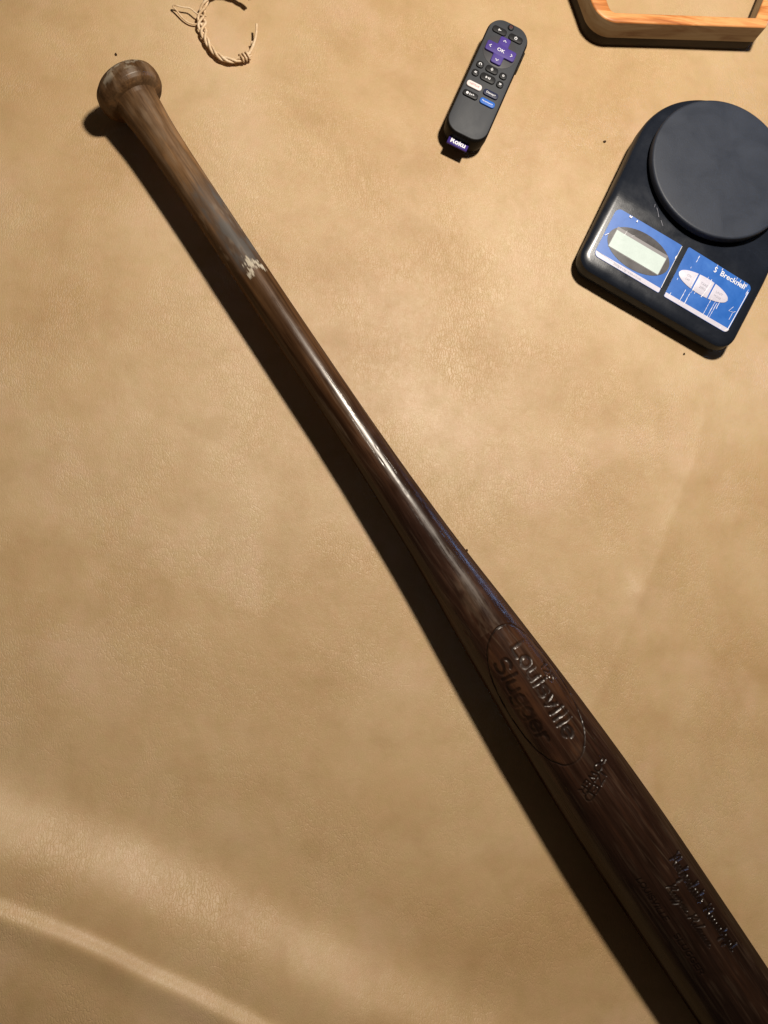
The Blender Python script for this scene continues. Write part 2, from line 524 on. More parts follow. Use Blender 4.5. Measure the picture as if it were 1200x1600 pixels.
def leather_height(X, Y):
    Z = np.zeros_like(X)
    # gentle waviness, always at or below the resting plane
    Z += -0.0012 * fbm(X * 9 + 3, Y * 9 + 8, 3, 3)
    Z += -0.0005 * fbm(X * 28, Y * 28, 5, 2)
    # the two long folds across the lower left
    s = -0.435 * X - 0.900 * Y - 0.1915
    al = 0.900 * X - 0.435 * Y            # along the folds, growing to the right
    s = s + 0.002 * np.sin(al * 16 + 0.8) + 0.006 * (fbm(al * 9, s * 5, 9, 3) - 0.5)
    fade = 1 - sstep(0.16, 0.46, al) * 0.6
    S = np.linspace(-0.2, 0.9, 4401); ds = S[1] - S[0]
    g = lambda c, wd: np.exp(-((S - c) / wd) ** 2)
    slA = 0.54 * g(0.000, 0.0185) + 0.02 * sstep(-0.06, 0.0, S) * (1 - sstep(0.02, 0.05, S))
    slB = 1.15 * g(0.0515, 0.0031) - 0.16 * g(0.064, 0.009) - 0.10 * sstep(0.075, 0.12, S) * (1 - sstep(0.2, 0.3, S))
    hA = np.cumsum(slA) * ds; hB = np.cumsum(slB) * ds
    sc = np.clip(s, -0.19, 0.89)
    Z += np.interp(sc, S, hA) * fade
    Z += np.interp(sc + 0.004 - 0.018 * al, S, hB) * (1 - sstep(0.10, 0.30, al) * 0.7)
    # crease on the right
    cy = np.array([-0.20, -0.0702, -0.0408, 0.02, 0.0567, 0.0889, 0.1329, 0.2007, 0.30])
    cx = np.array([0.195, 0.2584, 0.273, 0.3031, 0.3218, 0.3377, 0.3576, 0.3766, 0.40])
    e = (X - np.interp(Y, cy, cx)) * 0.88 + 0.003 * (fbm(X * 40, Y * 40, 21, 2) - 0.5)
    env = sstep(-0.14, -0.02, Y) * (1 - sstep(0.12, 0.24, Y))
    Z += 0.0022 * env * np.where(e < 0, np.exp(e / 0.018), np.exp(-e / 0.026))
    d2 = ((X - 0.302) / 0.007) ** 2 + ((Y - 0.022) / 0.012) ** 2
    Z += 0.0016 * np.exp(-d2)
    # small crease left of the bat
    e2 = (Y - 0.1425) * 0.9 + (X + 0.06) * 0.36
    Z += -0.0006 * np.where(e2 < 0, np.exp(e2 / 0.005), np.exp(-e2 / 0.012)) * np.exp(-((X + 0.055) / 0.03) ** 2)
    e3 = (X + 0.010) * 0.85 - (Y - 0.157) * 0.5
    Z += -0.0006 * np.where(e3 < 0, np.exp(e3 / 0.010), np.exp(-e3 / 0.004)) * np.exp(-((Y - 0.157) / 0.022) ** 2)
    # the hide dips at the far left corner
    c = (-(X + 0.185) * 0.7 + (Y - 0.455) * 0.7)
    Z += -0.25 * np.maximum(0, c) ** 2 / 0.06 * 0.5
    return Z

gx = axis_vals(-1.1, -0.30, 0.56, 1.3, 0.0024)
gy = axis_vals(-1.1, -0.42, 0.70, 1.4, 0.0024)
GX, GY = np.meshgrid(gx, gy)
GZ = leather_height(GX, GY)
nx, ny = len(gx), len(gy)
V = np.c_[GX.ravel(), GY.ravel(), GZ.ravel()]
ii = (np.arange(ny - 1)[:, None] * nx + np.arange(nx - 1)[None, :]).ravel()
F = np.c_[ii, ii + 1, ii + 1 + nx, ii + nx]
me = bpy.data.meshes.new('leather_sheet')
me.vertices.add(len(V)); me.vertices.foreach_set('co', V.ravel())
me.loops.add(F.size); me.loops.foreach_set('vertex_index', F.ravel().astype(np.int32))
me.polygons.add(len(F)); me.polygons.foreach_set('loop_start', np.arange(0, F.size, 4, dtype=np.int32))
me.update(calc_edges=True); me.validate()
me.polygons.foreach_set('use_smooth', np.ones(len(F), bool))
me.materials.append(LEATHER)
sheet = bpy.data.objects.new('leather_sheet', me)
COL.objects.link(sheet)
sheet['kind'] = 'structure'
sheet['label'] = 'tan leather hide spread under everything, folded at lower left'

def ground(x, y):
    return float(leather_height(np.array([[x]]), np.array([[y]]))[0, 0])

# ------------------------------------------------------------------ the bat
def arc(cx, cy, rx, ry, a0, a1, n=14):
    return [(cx + rx * math.cos(math.radians(a0 + (a1 - a0) * k / n)), cy + ry * math.sin(math.radians(a0 + (a1 - a0) * k / n))) for k in range(n + 1)]

def s_shape(wd, h):
    r = h / 4
    return [arc(wd / 2, h - r, wd / 2, r, 35, 270) + arc(wd / 2, r, wd / 2, r, 90, -145)]

GL = {
 'o': (0.62, [arc(0.31, 0.32, 0.29, 0.32, 0, 360, 24)]),
 'u': (0.60, [[(0.05, 0.64), (0.05, 0.25)] + arc(0.28, 0.24, 0.23, 0.24, 180, 360) + [(0.51, 0.64)], [(0.51, 0.4), (0.53, 0.0)]]),
 'i': (0.24, [[(0.12, 0.64), (0.12, 0.0)], [(0.12, 0.86), (0.12, 0.90)]]),
 's': (0.48, s_shape(0.44, 0.64)),
 'v': (0.58, [[(0.03, 0.64), (0.29, 0.0), (0.55, 0.64)]]),
 'l': (0.24, [[(0.12, 1.0), (0.12, 0.0)]]),
 'e': (0.60, [[(0.04, 0.34), (0.56, 0.34)] + arc(0.30, 0.32, 0.27, 0.32, 5, 315, 20)]),
 'g': (0.62, [arc(0.30, 0.34, 0.26, 0.30, 0, 360, 22), [(0.56, 0.64), (0.56, -0.08)] + arc(0.30, -0.08, 0.26, 0.20, 0, -160)]),
 'r': (0.44, [[(0.06, 0.64), (0.06, 0.0)], arc(0.30, 0.36, 0.24, 0.27, 165, 55)]),
 'L': (0.62, [[(0.08, 1.0), (0.08, 0.0), (0.58, 0.0)]]),
 'S': (0.66, s_shape(0.58, 1.0)),
 'O': (0.80, [arc(0.40, 0.5, 0.36, 0.5, 0, 360, 26)]),
 'U': (0.74, [[(0.06, 1.0), (0.06, 0.35)] + arc(0.36, 0.33, 0.30, 0.33, 180, 360) + [(0.66, 1.0)]]),
 'I': (0.26, [[(0.13, 1.0), (0.13, 0.0)]]),
 'V': (0.72, [[(0.03, 1.0), (0.36, 0.0), (0.69, 1.0)]]),
 'E': (0.60, [[(0.56, 1.0), (0.06, 1.0), (0.06, 0.0), (0.56, 0.0)], [(0.06, 0.5), (0.48, 0.5)]]),
 'G': (0.80, [arc(0.40, 0.5, 0.36, 0.5, 50, 340, 22) + [(0.76, 0.45), (0.46, 0.45)]]),
 'R': (0.66, [[(0.06, 0.0), (0.06, 1.0), (0.36, 1.0)] + arc(0.36, 0.75, 0.24, 0.25, 90, -90) + [(0.06, 0.5)], [(0.34, 0.5), (0.62, 0.0)]]),
 'P': (0.62, [[(0.06, 0.0), (0.06, 1.0), (0.36, 1.0)] + arc(0.36, 0.75, 0.24, 0.25, 90, -90) + [(0.06, 0.5)]]),
 'W': (0.92, [[(0.02, 1.0), (0.24, 0.0), (0.46, 0.8), (0.68, 0.0), (0.90, 1.0)]]),
 'Z': (0.62, [[(0.05, 1.0), (0.57, 1.0), (0.05, 0.0), (0.57, 0.0)]]),
 'D': (0.72, [[(0.06, 0.0), (0.06, 1.0), (0.28, 1.0)] + arc(0.28, 0.5, 0.38, 0.5, 90, -90) + [(0.06, 0.0)]]),
 '1': (0.36, [[(0.04, 0.78), (0.20, 1.0), (0.20, 0.0)]]),
 '2': (0.60, [arc(0.30, 0.72, 0.25, 0.28, 160, -35) + [(0.05, 0.0), (0.56, 0.0)]]),
 '5': (0.60, [[(0.52, 1.0), (0.10, 1.0), (0.06, 0.55)] + arc(0.28, 0.32, 0.26, 0.32, 115, -150)]),
 ' ': (0.40, []),
}
def text_lines(txt, t0, v0, height, length, tilt):
    """strokes (mm) starting at axis position t0 with baseline offset v0, stretched to length"""
    tot = sum(GL[c][0] for c in txt) + 0.10 * (len(txt) - 1)
    sx = length / tot
    x = 0; out = []
    c, s = math.cos(tilt), math.sin(tilt)
    for ch in txt:
        for pl in GL[ch][1]:
            out.append([(t0 + (x + px) * sx * c - py * height * s, v0 + (x + px) * sx * s + py * height * c) for px, py in pl])
        x += GL[ch][0] + 0.10
    return out

def scrawl(t0, v0, length, height, seed, tilt=0.0, slant=0.5):
    """a running pen line: a tall initial, then joined low letters with a few ascenders and tails"""
    r = random.Random(seed)
    H_ = height; x = 0.0
    c = [(0.0, 0.9 * H_), (0.5, 1.15 * H_), (1.0, 0.2 * H_), (0.6, -0.55 * H_), (1.6, 0.3 * H_), (3.4, 1.1 * H_), (4.6, 0.85 * H_), (3.4, 0.15 * H_), (2.4, 0.2 * H_), (4.2, -0.1 * H_), (5.4, -0.55 * H_)]
    x = 6.2
    while x < length:
        w_ = r.uniform(1.9, 3.0); k = r.random()
        if k < 0.18: c += [(x, -0.45 * H_), (x + w_ * 0.6, 0.9 * H_), (x + w_ * 0.3, 1.0 * H_), (x + w_ * 0.35, -0.5 * H_)]
        elif k < 0.30: c += [(x, 0.1 * H_), (x + w_ * 0.5, 0.15 * H_), (x + w_ * 0.4, -1.2 * H_), (x, -1.1 * H_), (x + w_ * 0.7, -0.3 * H_)]
        elif k < 0.62: c += [(x + w_ * 0.6, 0.15 * H_), (x + w_ * 0.1, -0.1 * H_), (x + w_ * 0.4, -0.55 * H_), (x + w_ * 0.8, -0.1 * H_)]
        else: c += [(x, -0.5 * H_), (x + w_ * 0.35, 0.12 * H_), (x + w_ * 0.6, -0.5 * H_)]
        x += w_
    c.append((length + 1.5, -0.35 * H_))
    P = catmull([(p, q, 0) for p, q in c], 5)
    return [[(t0 + p[0] + slant * p[1], v0 + p[1] + p[0] * math.tan(tilt)) for p in P]]

PROF = np.array([(-11.5, 0.0), (-11.3, 7.0), (-10.4, 13.0), (-8.8, 18.0), (-6.4, 22.0), (-3.4, 24.7), (-0.4, 25.4), (3.0, 25.4), (6.6, 24.6), (9.2, 22.9), (10.7, 20.6), (11.2, 18.2), (11.7, 16.9), (15.0, 16.2), (26, 15.2), (36, 14.2), (50, 13.6), (71, 13.1), (100, 12.95), (150, 12.95), (200, 13.05), (240, 13.25), (280, 13.6), (315, 14.1), (345, 14.75), (371, 15.6), (398, 16.6), (425, 18.0), (452, 19.9), (480, 22.2), (507, 24.1), (534, 25.9), (561, 27.6), (589, 29.0), (616, 30.2), (643, 31.2), (670, 31.9), (700, 32.2), (760, 32.2), (830, 32.0), (872, 31.6), (884, 30.5), (891, 27.5), (895, 22.0), (897, 12.0), (897.6, 0.0)], float)
def smooth_prof(t):
    r = np.interp(t, PROF[:, 0], PROF[:, 1])
    m = (t > 20) & (t < 868)
    acc = np.zeros_like(t); ws = 0
    for k in np.linspace(-1, 1, 9):
        wgt = 1 - abs(k) * 0.8
        acc += wgt * np.interp(t + k * np.minimum(20, np.maximum(0, (t - 18) * 0.5)), PROF[:, 0], PROF[:, 1]); ws += wgt
    return np.where(m, acc / ws, r)

T = np.unique(np.round(np.concatenate([PROF[:14, 0], np.arange(-11, 20, 0.9), np.arange(20, 486, 2.0), np.arange(486, 628, 0.45), np.arange(628, 680, 1.2), np.arange(680, 784, 0.45), np.arange(784, 870, 3.0), PROF[-7:, 0]]), 3))
TH = np.unique(np.round(np.concatenate([np.arange(-80, 70.01, 0.85), np.arange(70, 280.01, 5.0)]), 3))
TH = TH[TH < 279.9]
RR = smooth_prof(T)
TT, AA = np.meshgrid(T, TH, indexing='ij')
R0 = np.repeat(RR[:, None], len(TH), 1)
AW = np.where(AA > 180, AA - 360, AA)
VV = np.radians(AW) * R0                         # arc length from the crown line, mm
depth = np.zeros_like(TT); cut = np.zeros_like(TT); red = np.zeros_like(TT); wear = np.zeros_like(TT); chip = np.zeros_like(TT)

WT = 1.0 * (fbm(TT / 4, VV / 4, 81, 3) - 0.5); WV = 1.0 * (fbm(TT / 4, VV / 4, 83, 3) - 0.5)
def engrave(lines, width, dmax, soft=0.55):
    global depth, cut
    dist = np.full(TT.shape, 1e3)
    for L in lines:
        for (x0, y0), (x1, y1) in zip(L[:-1], L[1:]):
            pad = width + 2
            i0 = np.searchsorted(T, min(x0, x1) - pad); i1 = np.searchsorted(T, max(x0, x1) + pad)
            if i1 <= i0: continue
            a = TT[i0:i1] + WT[i0:i1]; b = VV[i0:i1] + WV[i0:i1]
            dx, dy = x1 - x0, y1 - y0
            q = np.clip(((a - x0) * dx + (b - y0) * dy) / (dx * dx + dy * dy + 1e-9), 0, 1)
            dd = np.hypot(a - x0 - q * dx, b - y0 - q * dy)
            dist[i0:i1] = np.minimum(dist[i0:i1], dd)
    k = 1 - sstep(width / 2 - soft * 0.4, width / 2 + soft, dist)
    k = k * np.where(TT < 680, 0.55 + 0.45 * sstep(0.36, 0.58, fbm(TT / 9, VV / 6, 101, 4)), 1.0)
    depth = np.maximum(depth, dmax * k); cut = np.maximum(cut, k)

ot = math.radians(-7.0)
cx0, cv0, oa, ob = 545.0, -3.8, 53.5, 27.0
ov = [[(cx0 + oa * math.cos(a) * math.cos(ot) - ob * math.sin(a) * math.sin(ot), cv0 + oa * math.cos(a) * math.sin(ot) + ob * math.sin(a) * math.cos(ot)) for a in np.linspace(0, 2 * math.pi, 121)]]
engrave(ov, 0.8, 0.55, 0.45)
tl = math.radians(-4.0)
engrave(text_lines('Louisville', 508.0, 0.5, 12.0, 74, tl), 2.0, 0.50, 0.9)
engrave(text_lines('Slugger', 511.5, -17.5, 11.5, 64, tl), 2.0, 0.50, 0.9)
engrave(text_lines('125', 531.0, 12.0, 6.0, 14.0, tl), 0.9, 0.55)
engrave(text_lines('POWER', 604.5, 10.0, 5.2, 30, math.radians(-68)), 0.8, 0.6, 0.45)
engrave(text_lines('IZED', 613.0, 4.0, 5.2, 24, math.radians(-68)), 0.8, 0.6, 0.45)
engrave(scrawl(690, 12.5, 34, 6.5, 3, 0.0, 0.25), 1.0, 0.8, 0.6)
engrave(scrawl(731, 12.0, 33, 5.0, 5, 0.0, 0.25), 1.0, 0.8, 0.6)
engrave(scrawl(702, -2.5, 22, 4.2, 8, 0.06, 0.35), 0.8, 0.55, 0.45)
engrave(scrawl(727, -2.0, 24, 4.2, 12, 0.03, 0.35), 0.8, 0.55, 0.45)
engrave(text_lines('LOUISVILLE', 688.0, -19.0, 3.6, 34, 0.0), 0.7, 0.5, 0.4)
engrave(text_lines('SLUGGER', 733.0, -19.0, 3.6, 32, 0.0), 0.7, 0.5, 0.4)
# warm tone inside the oval
X = (TT - cx0) * math.cos(ot) + (VV - cv0) * math.sin(ot); Yv = -(TT - cx0) * math.sin(ot) + (VV - cv0) * math.cos(ot)
ins = 1 - sstep(0.94, 0.99, np.hypot(X / oa, Yv / ob))
red = ins * (0.08 + 0.62 * sstep(0.40, 0.75, fbm(TT / 22, VV / 4.5, 31, 4)))
# dings and dents in the varnish
rnd = random.Random(5)
for k in range(150):
    tt = rnd.uniform(330, 820); vv = rnd.uniform(-26, 26); ln = rnd.uniform(0.6, 3.2); wd = rnd.uniform(0.4, 0.9)
    q = np.exp(-((TT - tt) / ln) ** 2 - ((VV - vv) / wd) ** 2)
    depth += 0.22 * rnd.uniform(0.3, 1.2) * q
for k in range(26):
    tt = rnd.uniform(620, 700); vv = rnd.uniform(-18, 24); ln = rnd.uniform(3, 12); wd = rnd.uniform(0.35, 0.7)
    depth += 0.12 * np.exp(-((TT - tt) / ln) ** 2 - ((VV - vv) / wd) ** 2)
depth += 0.06 * (fbm(TT / 11, VV / 7, 44, 3) - 0.5) * sstep(300, 420, TT)
# greyish hand wear on the handle and the knob, pale paint remnant
wn = fbm(TT / 14, VV / 5, 51, 4)
grime = (0.35 + 0.6 * sstep(0.36, 0.62, wn)) * sstep(84, 118, TT + 26 * (fbm(TT / 9, VV / 6, 33, 3) - 0.5)) * (1 - sstep(164, 178, TT)) * sstep(-12, -5, VV)
wear = 0.55 * sstep(0.55, 0.72, fbm(TT / 7, VV / 2.4, 35, 4)) * sstep(100, 125, TT) * (1 - sstep(160, 175, TT))
wear = np.maximum(wear, 0.17 * sstep(0.30, 0.6, fbm(TT / 9, VV / 3, 67, 4)) * sstep(438, 452, TT) * (1 - sstep(490.5, 491.5, TT)) * sstep(-13, -9, VV - (TT - 470) * -0.12) * (1 - sstep(1, 7, VV)))
wear = np.maximum(wear, 0.38 * sstep(0.42, 0.72, fbm(TT / 18, VV / 4, 57, 4)) * sstep(14, 22, TT) * (1 - sstep(90, 120, TT)))
wear = np.maximum(wear, 0.35 * sstep(0.45, 0.7, fbm((np.sin(np.radians(AA)) * R0) / 6 + 9, (np.cos(np.radians(AA)) * R0 + TT) / 6, 59, 4)) * (1 - sstep(6, 14, TT)))
wear = np.maximum(wear, 0.30 * sstep(0.60, 0.78, fbm(TT / 60, VV / 3, 61, 4)) * sstep(180, 220, TT) * (1 - sstep(330, 470, TT)))
wear = wear * (0.45 + 0.9 * fbm(TT / 3.0, VV / 0.9, 91, 4))
wear = np.maximum(wear, 0.07 * sstep(0.56, 0.76, fbm(TT / 26, VV / 1.8, 63, 5)) * sstep(380, 460, TT))
scuff = np.zeros_like(TT)
for k in range(60):
    tt = rnd.uniform(300, 830); vv = rnd.uniform(-24, 26); ln = rnd.uniform(2, 14); wd = rnd.uniform(0.25, 0.6)
    scuff = np.maximum(scuff, rnd.uniform(0.04, 0.22) * np.exp(-((TT - tt) / ln) ** 2 - ((VV - vv - 0.1 * (TT - tt)) / wd) ** 2))
wear = np.maximum(wear, scuff)
cn = fbm(TT / 2.2, VV / 1.0, 71, 4)
blob = np.maximum.reduce([1.35 - np.hypot((TT - 169.5) / 6.0, (VV - 0.6) / 4.6), 1.2 - np.hypot((TT - 176.0) / 5.5, (VV + 3.6) / 3.0), 1.2 - np.hypot((TT - 175.5) / 3.4, (VV - 8.0) / 3.6), 1.1 - np.hypot((TT - 171.0) / 2.4, (VV - 5.4) / 3.6)])
chip = 0.92 * sstep(0.30, 0.44, blob * 0.55 + (cn - 0.5) * 1.25)
PXk = np.sin(np.radians(AA)) * R0 + 40; PYk = np.cos(np.radians(AA)) * R0 + 1.2 * TT
kn = sstep(0.52, 0.66, fbm(PXk / 5.0, PYk / 5.0, 77, 5)) * (1 - sstep(0, 5, TT)) * 0.40
chip = np.maximum(chip, kn)
depth -= 0.12 * sstep(0.2, 0.9, chip) * (TT > 100)

RD = R0 - depth * sstep(16, 22, TT)
a = np.radians(AA)
PX = TT / 1e3; PY = -np.sin(a) * RD / 1e3; PZ = np.cos(a) * RD / 1e3

bd = np.array([0.55926, -0.82899, 0.0]); bn = np.array([0.82899, 0.55926, 0.0])
k0 = -0.39392 * bd + 0.13446 * bn
bat = thing('baseball_bat', 'long dark brown wooden baseball bat lying diagonally across the tan leather', 'baseball bat')
slope = math.asin((32.2 - 25.5) / 1e3 / 0.72)
mw = Matrix(((bd[0], -bn[0], 0, k0[0]), (bd[1], -bn[1], 0, k0[1]), (0, 0, 1, 0.0248), (0, 0, 0, 1))) @ Matrix.Rotation(-slope, 4, 'Y')
bat.matrix_world = mw

def bat_piece(name, i0, i1, cap0=False, cap1=False):
    """rows i0..i1 of the turned surface as one mesh"""
    nt = i1 - i0 + 1; na = len(TH)
    V = np.stack([PX[i0:i1 + 1], PY[i0:i1 + 1], PZ[i0:i1 + 1]], -1).reshape(-1, 3)
    r = np.arange(nt - 1)[:, None] * na; k = np.arange(na)[None, :]; k2 = (np.arange(na)[None, :] + 1) % na
    F = np.stack([r + k, r + na + k, r + na + k2, r + k2], -1).reshape(-1, 4)[:, ::-1]
    me = bpy.data.meshes.new(name)
    me.vertices.add(len(V)); me.vertices.foreach_set('co', V.ravel())
    me.loops.add(F.size); me.loops.foreach_set('vertex_index', np.ascontiguousarray(F).ravel().astype(np.int32))
    me.polygons.add(len(F)); me.polygons.foreach_set('loop_start', np.arange(0, F.size, 4, dtype=np.int32))
    me.update(calc_edges=True); me.validate()
    me.polygons.foreach_set('use_smooth', np.ones(len(me.polygons), bool))
    for nm, arr in (('red', red), ('wear', wear), ('cut', cut * 0.75), ('chip', chip), ('grime', grime)):
        at = me.attributes.new(nm, 'FLOAT', 'POINT')
        at.data.foreach_set('value', arr[i0:i1 + 1].ravel().astype(np.float32))
    me.materials.append(BAT)
    o = bpy.data.objects.new(name, me)
    COL.objects.link(o)
    o.parent = bat
    return o
i_k = int(np.searchsorted(T, 11.65)); i_h = int(np.searchsorted(T, 430.0))
bat_piece('knob', 0, i_k)['label'] = 'round knob, worn in patches'
bat_piece('handle', i_k, i_h)['label'] = 'worn brown handle with grey patches and a pale paint remnant'
bat_piece('barrel', i_h, len(T) - 1)['label'] = 'dark varnished barrel with stamped oval trademark and lettering'

# ------------------------------------------------------------------ kitchen scale
scale = thing('digital_scale', 'black digital kitchen scale with round platter and two blue panels', 'scale', (0.3739, 0.3751, 0.0), math.radians(-27.6))
def ztop(x, y):
    t = -(y + 0.062)
    if t <= -0.004: return 0.0295
    if t < 0.004: return 0.0295 - 0.155 * (t + 0.004) ** 2 / 0.016
    return 0.0295 - 0.155 * t
hw, fy = 0.0755, -0.1320
out = [(0.0025 + 0.078 * math.cos(a), 0.0735 * math.sin(a)) for a in np.linspace(0, math.pi, 49)]
xl = lambda y: -0.0755 + 0.0030 * min(1, y / fy)
xr = lambda y: 0.0805
YB = (-0.0580, -0.0600, -0.0620, -0.0640, -0.0660)
fr = rounded([(xl(0), 0.0), (xl(fy), fy), (xr(fy), fy), (xr(0), 0.0)], [0, 0.016, 0.016, 0], 10)
side = [-0.02, -0.04] + list(YB) + [-0.085, -0.102]
out = out + [(xl(y), y) for y in side] + fr[1:-1] + [(xr(y), y) for y in side[::-1]]
def base_mesh(rings_f):
    n = len(out); V = []; F = []
    for ins_, f, dz in rings_f:
        Q = inset(out, ins_)
        for x, y in Q:
            V.append((x, y, ztop(x, y) * f + dz))
    for r in range(len(rings_f) - 1):
        for k in range(n):
            a_ = r * n + k; b_ = r * n + (k + 1) % n
            F.append((a_, b_, b_ + n, a_ + n))
    F.append(tuple(range(n - 1, -1, -1)))
    return V, F, n
Vb, Fb, nb = base_mesh([(0.0060, 0.0, 0.0006), (0.0040, 0.0, 0.0016), (0.0030, 0.0, 0.0035), (0.0016, 0.42, 0.0), (0.0022, 0.43, 0.0)])
mesh_obj('lower_tray', Vb, Fb + [tuple(range(4 * nb, 5 * nb))], BLACK, scale, 0.5)
Vb, Fb, nb = base_mesh([(0.0022, 0.40, 0.0), (0.0012, 0.46, 0.0), (0.0012, 0.80, 0.0), (0.0016, 0.88, 0.0), (0.0026, 0.935, 0.0), (0.0040, 0.965, 0.0), (0.0068, 0.993, 0.0), (0.0085, 1.0, 0.0)])
bm = bmesh.new()
bv = [bm.verts.new(v) for v in Vb]
for f in Fb: bm.faces.new([bv[i] for i in f])
last = bv[-nb:]
zs = [v.co.z for v in last]
for v in last: v.co.z = 0.0295
top = bm.faces.new(last)
topv = set(last)
for yy in YB:
    tops = [f for f in bm.faces if len(f.verts) > 8 and all(abs(v.co.z - 0.0295) < 1e-6 for v in f.verts)]
    gm = list({*tops, *[e for f in tops for e in f.edges], *[v for f in tops for v in f.verts]})
    bmesh.ops.bisect_plane(bm, geom=gm, plane_co=(0, yy, 0), plane_no=(0, 1, 0), dist=1e-5)
for v in bm.verts:
    if v.co.z > 0.029499 or v in topv: v.co.z = ztop(v.co.x, v.co.y)
me = bpy.data.meshes.new('housing'); bm.to_mesh(me); bm.free()
me.polygons.foreach_set('use_smooth', [True] * len(me.polygons)); me.set_sharp_from_angle(angle=0.45)
me.materials.append(BLACK)
me.materials.clear(); me.materials.append(HOUSING); me.materials.append(BLACK)
for p_ in me.polygons:
    if abs(p_.normal.z) < 0.6: p_.material_index = 1
ho = bpy.data.objects.new('housing', me); COL.objects.link(ho); ho.parent = scale
pr = 0.0626
lathe('platter', [(0, 0.0318), (pr - 0.006, 0.0318), (pr - 0.002, 0.0322), (pr, 0.0334), (pr, 0.0386), (pr - 0.0004, 0.0394), (pr - 0.0012, 0.0399), (pr - 0.0022, 0.0400), (pr - 0.02, 0.0400), (0, 0.0400)], 96, PLAT, scale, 0.8)
lathe('platter_post', [(0, 0.0285), (0.028, 0.0285), (0.026, 0.0319), (0, 0.0319)], 40, BLACK, scale, 0.5)

# display panel (left) and key panel (right), lying on the sloping front
zf = ztop
L1 = rounded([(-0.0615, -0.1180), (0.0020, -0.1180), (0.0010, -0.0735), (-0.0625, -0.0735)], [0.0045, 0.0012, 0.0012, 0.005], 6)
dp = plate('display_panel', L1, 0.0, 0.0005, 0.0, LABEL, scale, zf, None)
dp['label'] = 'blue panel with the pale display'
S1 = rounded([(-0.0613, -0.1178), (0.0018, -0.1178), (0.0017, -0.1138), (-0.0613, -0.1138)], [0.0044, 0.001, 0.0, 0.0], 6)
plate('caption_strip', S1, 0.0005, 0.0006, 0, STRIP, dp, zf, None)
win = plate('display_window', ellipse(-0.0295, -0.0965, 0.0290, 0.0160), 0.0005, 0.0007, 0, SMOKE, dp, zf, None)
plate('display_edge', rrect(-0.0300, -0.0965, 0.0488, 0.0185, 0.0006, 2), 0.0007, 0.00075, 0, LCDF, dp, zf, None)
lcd = plate('display_screen', rrect(-0.0300, -0.0978, 0.0478, 0.0150, 0.0004, 2), 0.0007, 0.0010, 0, LCD, dp, zf, None)
text_mesh('caption_text', '3000g x 1.0g   6.6lb x 0.1oz', 0.0024, -0.030, -0.1158, 0.0006, INK_G, dp, 0, zf)
L2 = rounded([(0.0070, -0.1182), (0.0692, -0.1182), (0.0702, -0.0728), (0.0062, -0.0715)], [0.0012, 0.0035, 0.0045, 0.0014], 6)
kp = plate('key_panel', L2, 0.0, 0.0005, 0.0, LABEL, scale, zf, None)
kp['label'] = 'scratched blue panel with three oval keys'
S2 = rounded([(0.0072, -0.1180), (0.0690, -0.1180), (0.0694, -0.1142), (0.0072, -0.1142)], [0.001, 0.0034, 0.0, 0.0], 6)
plate('caption_strip', S2, 0.0005, 0.0006, 0, STRIP, kp, zf, None)
# three keys cut from one long oval
def oval_slice(x0, x1, cx=0.0328, cy=-0.0942, a=0.0240, b=0.0076):
    xs = np.linspace(max(x0, cx - a), min(x1, cx + a), 18)
    up = [(x, cy + b * math.sqrt(max(0, 1 - ((x - cx) / a) ** 2))) for x in xs]
    dn = [(x, cy - b * math.sqrt(max(0, 1 - ((x - cx) / a) ** 2))) for x in xs]
    P = dn + up[::-1]
    o_ = []
    for p in P:
        if not o_ or math.hypot(p[0] - o_[-1][0], p[1] - o_[-1][1]) > 1e-5: o_.append(p)
    if math.hypot(o_[0][0] - o_[-1][0], o_[0][1] - o_[-1][1]) < 1e-5: o_.pop()
    return o_
for (x0, x1), words in zip(((0, 0.0244), (0.0256, 0.0400), (0.0412, 0.1)), (('ON', 'OFF'), ('TARE', 'ZERO'), ('UNIT', 'MODE'))):
    P = oval_slice(x0, x1)
    kb = plate('key', P, 0.0005, 0.0010, 0.0002, STRIP, kp, zf)
    mx = sum(p[0] for p in P) / len(P)
    mx += 0.0012 if x0 == 0 else (-0.0012 if x1 == 0.1 else 0)
    text_mesh('key_text', words[0], 0.0028, mx, -0.0928, 0.0010, INK_G, kb, 0, zf)
    text_mesh('key_text', words[1], 0.0024, mx, -0.0962, 0.0010, INK_G, kb, 0, zf)
text_mesh('maker_name', 'Brecknell', 0.0064, 0.0528, -0.0768, 0.0005, INK_W, kp, math.radians(0.5), zf, 1.02, bold=0.012)
ribbons('maker_emblem', [[(0.0366, -0.0750), (0.0354, -0.0745), (0.0347, -0.0754), (0.0356, -0.0766), (0.0365, -0.0774), (0.0359, -0.0786), (0.0346, -0.0783)]], 0.0009, 0.0005, INK_W, kp, zf)
